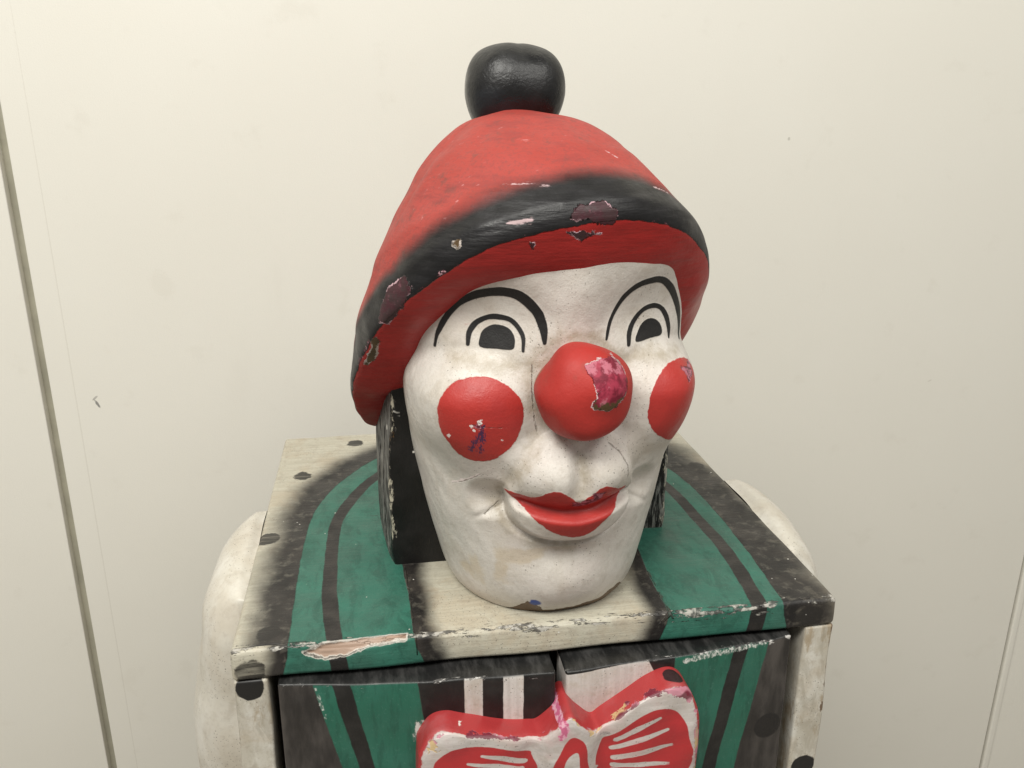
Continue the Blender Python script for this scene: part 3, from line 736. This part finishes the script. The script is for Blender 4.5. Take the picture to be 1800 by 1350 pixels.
# --- head
def head():
    th = np.concatenate([np.linspace(-180, -112, 24)[:-1], np.linspace(-112, 112, 640), np.linspace(112, 180, 24)[1:-1]])*math.pi/180
    zz = np.concatenate([np.linspace(-.6, 12, 50)[:-1], np.linspace(12, 236, 520)])
    T, Z = np.meshgrid(th, zz)
    x, f = head_xf(T, Z)
    rnd = np.clip(1-(Z+.6)/2.5, 0, 1)**2*.9                              # softened bottom edge
    L = np.hypot(x, f); x0, f0 = x.copy(), f.copy()
    x = x*(1-rnd/L); f = f*(1-rnd/L)
    shr = 1-.42*sstep(Z-junction_z(np.arctan2(x, f)), 10, 75)
    V = head_world(x*shr, f*shr, Z).reshape(-1, 3)
    F = grid_faces(len(zz), len(th), True)
    nb = len(V); V = np.concatenate([V, head_world(np.zeros(1), np.zeros(1), np.full(1, 236.))])
    top = (len(zz)-1)*len(th)
    q = np.arange(0, len(th)-1, 2)
    k = np.arange(len(th)); cap = np.stack([top+k, top+(k+1) % len(th), np.full(len(k), nb), np.full(len(k), nb)], -1)
    x = np.append(x.ravel(), 0); z = np.append(Z.ravel(), 236.); f = np.append(f.ravel(), 0)
    fr = np.where(f > 0, 0., 200.)
    S = lambda pts, w: [(p[0], p[1], w[i] if isinstance(w, (list, tuple)) else w) for i, p in enumerate(pts)]
    def stroke(pts, w):
        pts = np.array(S(pts, w), float); return sd_stroke(x, z, smooth_pts(pts, 4, False))+fr
    bl = stroke([(-69.6, 163.7), (-67.9, 172), (-63.2, 182.1), (-56.9, 189.9), (-49, 194.7), (-39.3, 196.7), (-31.1, 195.6), (-24.8, 191.1), (-19.8, 185.1), (-17.5, 178), (-16.9, 170.4)],
                [.5, 1.1, 1.5, 1.8, 2.3, 2.5, 2.6, 2.6, 2.4, 2.2, 1.0])
    bl = np.minimum(bl, stroke([(-54.1, 167.6), (-53, 174), (-49.5, 179.1), (-43.9, 182.4), (-38.4, 182.8), (-32.9, 181.4), (-29, 177.2), (-27.2, 172.7), (-27.5, 165.9)], [.9, 1.4, 1.4, 1.4, 1.5, 1.4, 1.3, 1.1, .7]))
    bl = np.minimum(bl, sd_poly(x, z, smooth_pts([(-48.3, 167), (-47.9, 172.4), (-46.1, 175.8), (-42.4, 178.2), (-37.8, 178.6), (-33.7, 176.9), (-31.5, 173.4), (-31.2, 169.7), (-32.9, 166.3), (-40.1, 166.4)], 4))+fr)
    bl = np.minimum(bl, stroke([(16.6, 170.4), (18.6, 178.8), (22.4, 186.6), (27.2, 193.0), (34.1, 197.6), (43, 199.2), (51.4, 197.9), (59.1, 192), (65.6, 183), (69.9, 172.3), (70.6, 161)],
                               [.7, 1.1, 1.4, 1.6, 1.8, 1.9, 2.0, 2.2, 2.3, 2.2, 1.2]))
    bl = np.minimum(bl, stroke([(30.4, 165.9), (31.4, 172.3), (35.3, 178.6), (41.2, 183), (48.2, 183.7), (53.7, 181.2), (57.7, 175.8), (59.4, 169.2), (59.2, 164.6)], [1.2, 1.6, 1.5, 1.5, 1.4, 1.4, 1.6, 1.4, .8]))
    bl = np.minimum(bl, sd_poly(x, z, smooth_pts([(35.4, 166.4), (36.9, 171.6), (40.5, 175.9), (45.8, 177), (50.8, 175.2), (53.9, 171), (53.1, 167), (45.4, 166.8)], 4))+fr)
    chL = [(-71.9, 136.4), (-68.5, 144.9), (-61.7, 150.9), (-52.1, 153.6), (-43, 152.7), (-35.5, 148.4), (-30.3, 141.8), (-28.7, 134.3), (-29.5, 126.9), (-32.4, 119.6), (-37.5, 113.1), (-43.7, 107.8), (-51.5, 106.1), (-59.1, 107.9), (-65.8, 115.2), (-70.2, 122.9)]
    chR = [(39.5, 132.9), (40.7, 141.4), (45.5, 148.7), (52.9, 153.6), (62.7, 154.4), (71, 151), (76.5, 144.8), (79, 136), (78.5, 124), (74, 113), (66, 107), (59, 107.5), (50.7, 112.9), (43.9, 118.6), (40, 126.3)]
    mo = np.array([(-37, 87), (-34.3, 89), (-30.5, 88.8), (-25.7, 88.6), (-21.6, 91.2), (-18.5, 94.5), (-15.2, 95.7), (-11.4, 94.9), (-6.3, 90.6), (-2.4, 86.6), (1, 84.2), (2.3, 87), (5.7, 90.4), (8.6, 94.6), (11.7, 95.8), (15.1, 94.6), (19.5, 91), (23.6, 90),
                   (23, 82), (19.3, 76.5), (14.2, 71.5), (9.6, 66), (4.1, 62.9), (-2.4, 62), (-8.3, 63.9), (-15.3, 68.3), (-22.2, 73.8), (-26.5, 78.4), (-31.4, 82.9), (-34.9, 85.8)])
    mo[:, 0] = np.where(mo[:, 0] > 0, mo[:, 0]*(1+.2*(mo[:, 0]/24)**2), mo[:, 0])
    rd = np.minimum(np.minimum(sd_poly(x, z, smooth_pts(chL, 4)), sd_poly(x, z, smooth_pts(chR, 4))), sd_poly(x, z, mo))+fr
    wear = np.minimum.reduce([sd_poly(x, z, [(-4, 86), (1, 84.8), (7, 91), (14, 92), (12, 87), (7, 83), (1, 80.5), (-3, 82)])+.3, np.hypot((x+53)/1.4, z-128.5)-1.2,
                              sd_poly(x, z, [(63, 150), (72, 150), (72, 145), (66, 143)]), sd_stroke(x, z, [(75, 140, .3), (77, 130, .8), (74, 118, .9)])])+fr
    blue = np.minimum(sd_stroke(x, z, [(-50, 129, .4), (-52.5, 122, 1.3), (-55.5, 114, .8)]), sd_stroke(x, z, [(-50, 129, .4), (-50.5, 121, 1.0), (-51, 113, .5)]))+fr
    fleck = np.full(x.shape, 99.)
    for a, b, r in [(-66.5, 121, .9), (-40, 120.5, .7), (-52, 131, 1.2), (-56, 129, .9), (-54.5, 126.5, .7), (-51, 132.5, .6)]:
        fleck = np.minimum(fleck, np.hypot(x-a, z-b)-r)
    fleck = np.minimum(fleck, sd_stroke(x, z, [(-62, 84.6, .3), (-57, 89.2, .9), (-49.5, 97, .2)]))+fr
    crack_crease = np.minimum.reduce([sd_stroke(x, z, p) for p in ([(-23.2, 160, .2), (-23.5, 146, .35), (-22.6, 132, .35), (-20.5, 121, .2)], [(16, 117, .2), (21.7, 112, .3), (26.5, 104, .3), (27.2, 97, .2)],
        [(-46, 68, .15), (-43, 71, .3), (-38.4, 75.3, .3)], [(27, 86, .2), (33, 84, .3), (38, 85, .15)], [(-62, 84, .1), (-57, 88, .2), (-49.5, 96.5, .1)],
        [(-50, 128.5, .02), (-38, 127.5, .1)])])+fr  # cracks, plus dark lines along the carved smile and lip-lobe creases
    crease_brown = np.minimum.reduce([np.abs(np.hypot(x, z-148)-26.0)-1.6, sd_stroke(x, z, [(-60, 160, 1), (-40, 158.5, 2.2), (-24, 160, 3), (24, 160, 3), (42, 159, 2), (62, 157, 1)]),
        sd_stroke(x, z, [(0, 112, 1), (2, 98, 2), (1, 90, 1)]), sd_stroke(x, z, [(-40, 77, 2), (-36, 64, 1.2), (-20, 53, 1), (0, 51, 1)]), sd_stroke(x, z, [(-22, 120, 1.5), (-30, 104, 1), (-38, 88, 1)])])+fr  # dirt ring round the nose; brown along the eye, lip and cheek creases
    stain = np.minimum(sd_poly(x, z, [(-38, 46), (-14, 50), (-18, 44), (-34, 38), (-36, 18), (-42, 22)]), sd_poly(x, z, [(-52, 36), (-44, 30), (-46, 20), (-54, 26)]))+fr
    rub = np.minimum(np.hypot((x+57)/1.4, (z-178)/1.3)-8, 99)+fr
    bc = np.hypot((x+18)/1.6, (z-12)/1.3)-1.9+fr
    return part('head', V, np.concatenate([F]), mat_face(), dict(black=bl, red=rd, wear=wear, blue=blue, fleck=fleck, crack=crack_crease, crease_brown=crease_brown, stain=stain, rub=rub, z=z, bluechip=bc, chinchip=z-np.interp(x, [-60, -32, -26, -22, -17, -12, 4, 12, 22, 30, 36, 44, 60], [-2, 0, 6, 13, 10, 4.5, 4, 5, 6, 10, 12, 5, 0])+np.where(f > 0, 0, 9)))
hd = head()

# --- nose: carved ball, child of the head
def nose():
    th = np.linspace(0, math.pi, 110); ph = np.linspace(0, 2*math.pi, 161)[:-1]
    T, Pp = np.meshgrid(th, ph, indexing='ij')
    X = 24.6*np.sin(T)*np.cos(Pp); Z = 25.2*np.sin(T)*np.sin(Pp); Fo = 24.5*np.cos(T)
    V0 = np.stack([X.ravel(), Fo.ravel(), Z.ravel()], -1)
    V0[:, 1] = np.where(V0[:, 1] > 15, 15+(V0[:, 1]-15)*.82, V0[:, 1])
    V0 = V0*(1+(wob(V0, .8, 24, 51)/25))[:, None]
    x, f, z = V0.T
    V = head_world(x+.8, f+99, z+147.2)
    pol = [(-4.5, 18.5), (.7, 20.5), (7, 21.5), (13, 19), (16.5, 14), (17.5, 6), (14, 1), (8, -3), (-1.5, -2.5), (-.5, 5), (-.8, 10), (-3, 14)]
    w = sd_poly(x, z, smooth_pts(pol, 3))+np.where(f > 0, 0, 99)
    wd = sd_poly(x, z, [(-2, 3), (3, -.5), (9, .5), (14, 3), (13, -2), (8, -5), (-3, -4)])+np.where(f > 0, 0, 99)
    return sub('nose', V, grid_faces(110, 160, True), mat_nose(), hd, dict(wear=w, wood=wd, seam=f+8, hgt=z))
nose()

# --- hair boards
def hair(sgn):
    zz = np.concatenate([np.linspace(.2, 128, 180), 128+np.linspace(0, 1, 14)[1:]**.7*8])
    xo = np.interp(zz, [0, 10, 40, 80, 115, 128, 133, 136], [87, 88.5, 89, 88, 86, 83.5, 79.5, 68])
    # cross-section: from inside the head along the front, round the outer corner, then back along the side
    n1, n2 = 26, 70
    rows = []
    for k, z in enumerate(zz):
        o = xo[k]
        fx = np.linspace(40, o-2.0, n1); fy = np.full(n1, 82.)+.02*(fx-60)
        a = np.linspace(0, math.pi/2, 7)[1:]
        cx = o-2+2*np.sin(a); cy = fy[-1]+2-2*np.cos(a)
        t = np.linspace(0, 1, n2)[1:]
        sx = o+7.5*np.sin(t*math.pi*.62)+np.where((np.abs((t*72) % 15-7.5) > 6.2) & (t > .03), -1.1, 0); sy = cy[-1]+t*72
        rows.append(np.stack([np.concatenate([fx, cx, sx]), np.concatenate([fy, cy, sy]), np.full(n1+6+n2-1, z)], -1))
    R = np.stack(rows); nc = R.shape[1]
    V = R.reshape(-1, 3).copy()
    x, y, z = V.T.copy()
    u = np.tile(np.arange(nc), len(zz))
    V[:, 0] = sgn*(x+wob(V, .7, 34, 61)); V[:, 1] += wob(V, .6, 40, 62)+(24 if sgn > 0 else -.105*z)
    V[:, 0] += 16.0 if sgn > 0 else 0
    arc = np.concatenate([[0], np.cumsum(np.linalg.norm(np.diff(R[60], axis=0), axis=1))]); arc = np.tile(arc-arc[n1+3], len(zz))
    dots = np.full(x.shape, 99.)
    if sgn < 0:
        for a, b, r in [(-83.3, 111, .9), (-81.3, 110, .9), (-81.2, 107.8, .8), (-72.5, 82.5, 1.0)]: dots = np.minimum(dots, np.hypot(V[:, 0]-a, z-b)-r+(arc > 0)*30)
        dots = np.minimum(dots, np.hypot(arc-9, (z-97)/1.6)-1.2)
    F = grid_faces(len(zz), nc)
    if sgn > 0: F = F[:, ::-1]
    return part('hair', V, F, mh, dict(edge=np.abs(arc)+np.abs(z-45)*.03-1.0, side=((arc > 2) | (sgn > 0))*1., dots=dots))
mh = mat_hair()
hair(-1); hair(1)

# --- hat with pompom
def hat():
    ph = np.linspace(-math.pi, math.pi, 521)[:-1]
    X, Fo, Z, D = hat_rows(ph)
    V = head_world(X, Fo, Z).reshape(-1, 3)
    P = V.copy()
    V[:, 2] += wob(P, .7, 40, 71); V[:, 0] += wob(P, .6, 32, 72)
    F = grid_faces(X.shape[0], len(ph), True)
    d = D.ravel(); s = np.tile(np.degrees(ph), X.shape[0])*1.9             # mm round the rim
    big = 999.
    chip = np.full(d.shape, big); chipw = np.full(d.shape, big); scr = np.full(d.shape, big)
    for pts in HAT_CHIPS: chip = np.minimum(chip, sd_poly(s, d, pts))
    for pts in HAT_WOOD: chipw = np.minimum(chipw, sd_poly(s, d, pts))
    for pts in HAT_SCR: scr = np.minimum(scr, sd_stroke(s, d, pts))
    return part('hat', V, F, mat_hat(), dict(drim=d, chip=chip, chipw=chipw, scr=scr))
HAT_CHIPS = [[(-6, 4), (0, 9), (12, 8.5), (19, 4), (18.5, -1), (11.6, -2), (2, 2)], [(-8, -2.6), (1, -4.2), (12, -7), (0, -8)], [(-114, 5), (-106, 16), (-94, 14), (-87, 3), (-96, -2), (-110, -3.5)], [(-26, -4), (-22, -5), (-24, -8)]]
HAT_WOOD = [[(-141, -3.4), (-130, -1.8), (-120, -1.6), (-121, -4.2), (-135, -7), (-141, -5.8)], [(-64.5, 13), (-61, 12), (-60, 8), (-62, 8)]]
HAT_SCR = [[(-39.7, 33.5, .1), (-21.6, 27.8, .5), (-11.3, 21.6, .1)], [(56, 24, .3), (70, 25.5, .6)], [(44, 54, .5), (49, 48, .7)], [(-36, 9, .6), (-24, 7, 1.2)]]
ht = hat()
def pom():
    th = np.linspace(0, math.pi, 100); p = np.linspace(0, 2*math.pi, 141)[:-1]
    T, Pp = np.meshgrid(th, p, indexing='ij')
    q = lambda v, e: np.sign(v)*np.abs(v)**e
    X = 30*q(np.sin(T), .70)*q(np.cos(Pp), .8); Y = 29*q(np.sin(T), .86)*q(np.sin(Pp), .8); Z = 29*q(np.cos(T), .9)
    V = np.stack([X.ravel(), Y.ravel(), Z.ravel()], -1)
    taper = np.where(V[:, 2] < 0, 1+V[:, 2]*.0035, 1)
    V[:, 0] *= taper; V[:, 1] *= taper
    V = V*(1+(wob(V, .6, 34, 84)-.4*np.exp(-((V[:, 0]-2)/3)**2)*(V[:, 2] > 18))/30)[:, None]
    c = head_world(np.array([-7.]), np.array([-32.]), np.array([293.]))[0]
    sub('pompom', V+c, grid_faces(100, 140, True)[:, ::-1], mat_black('pompom_paint'), ht)
pom()
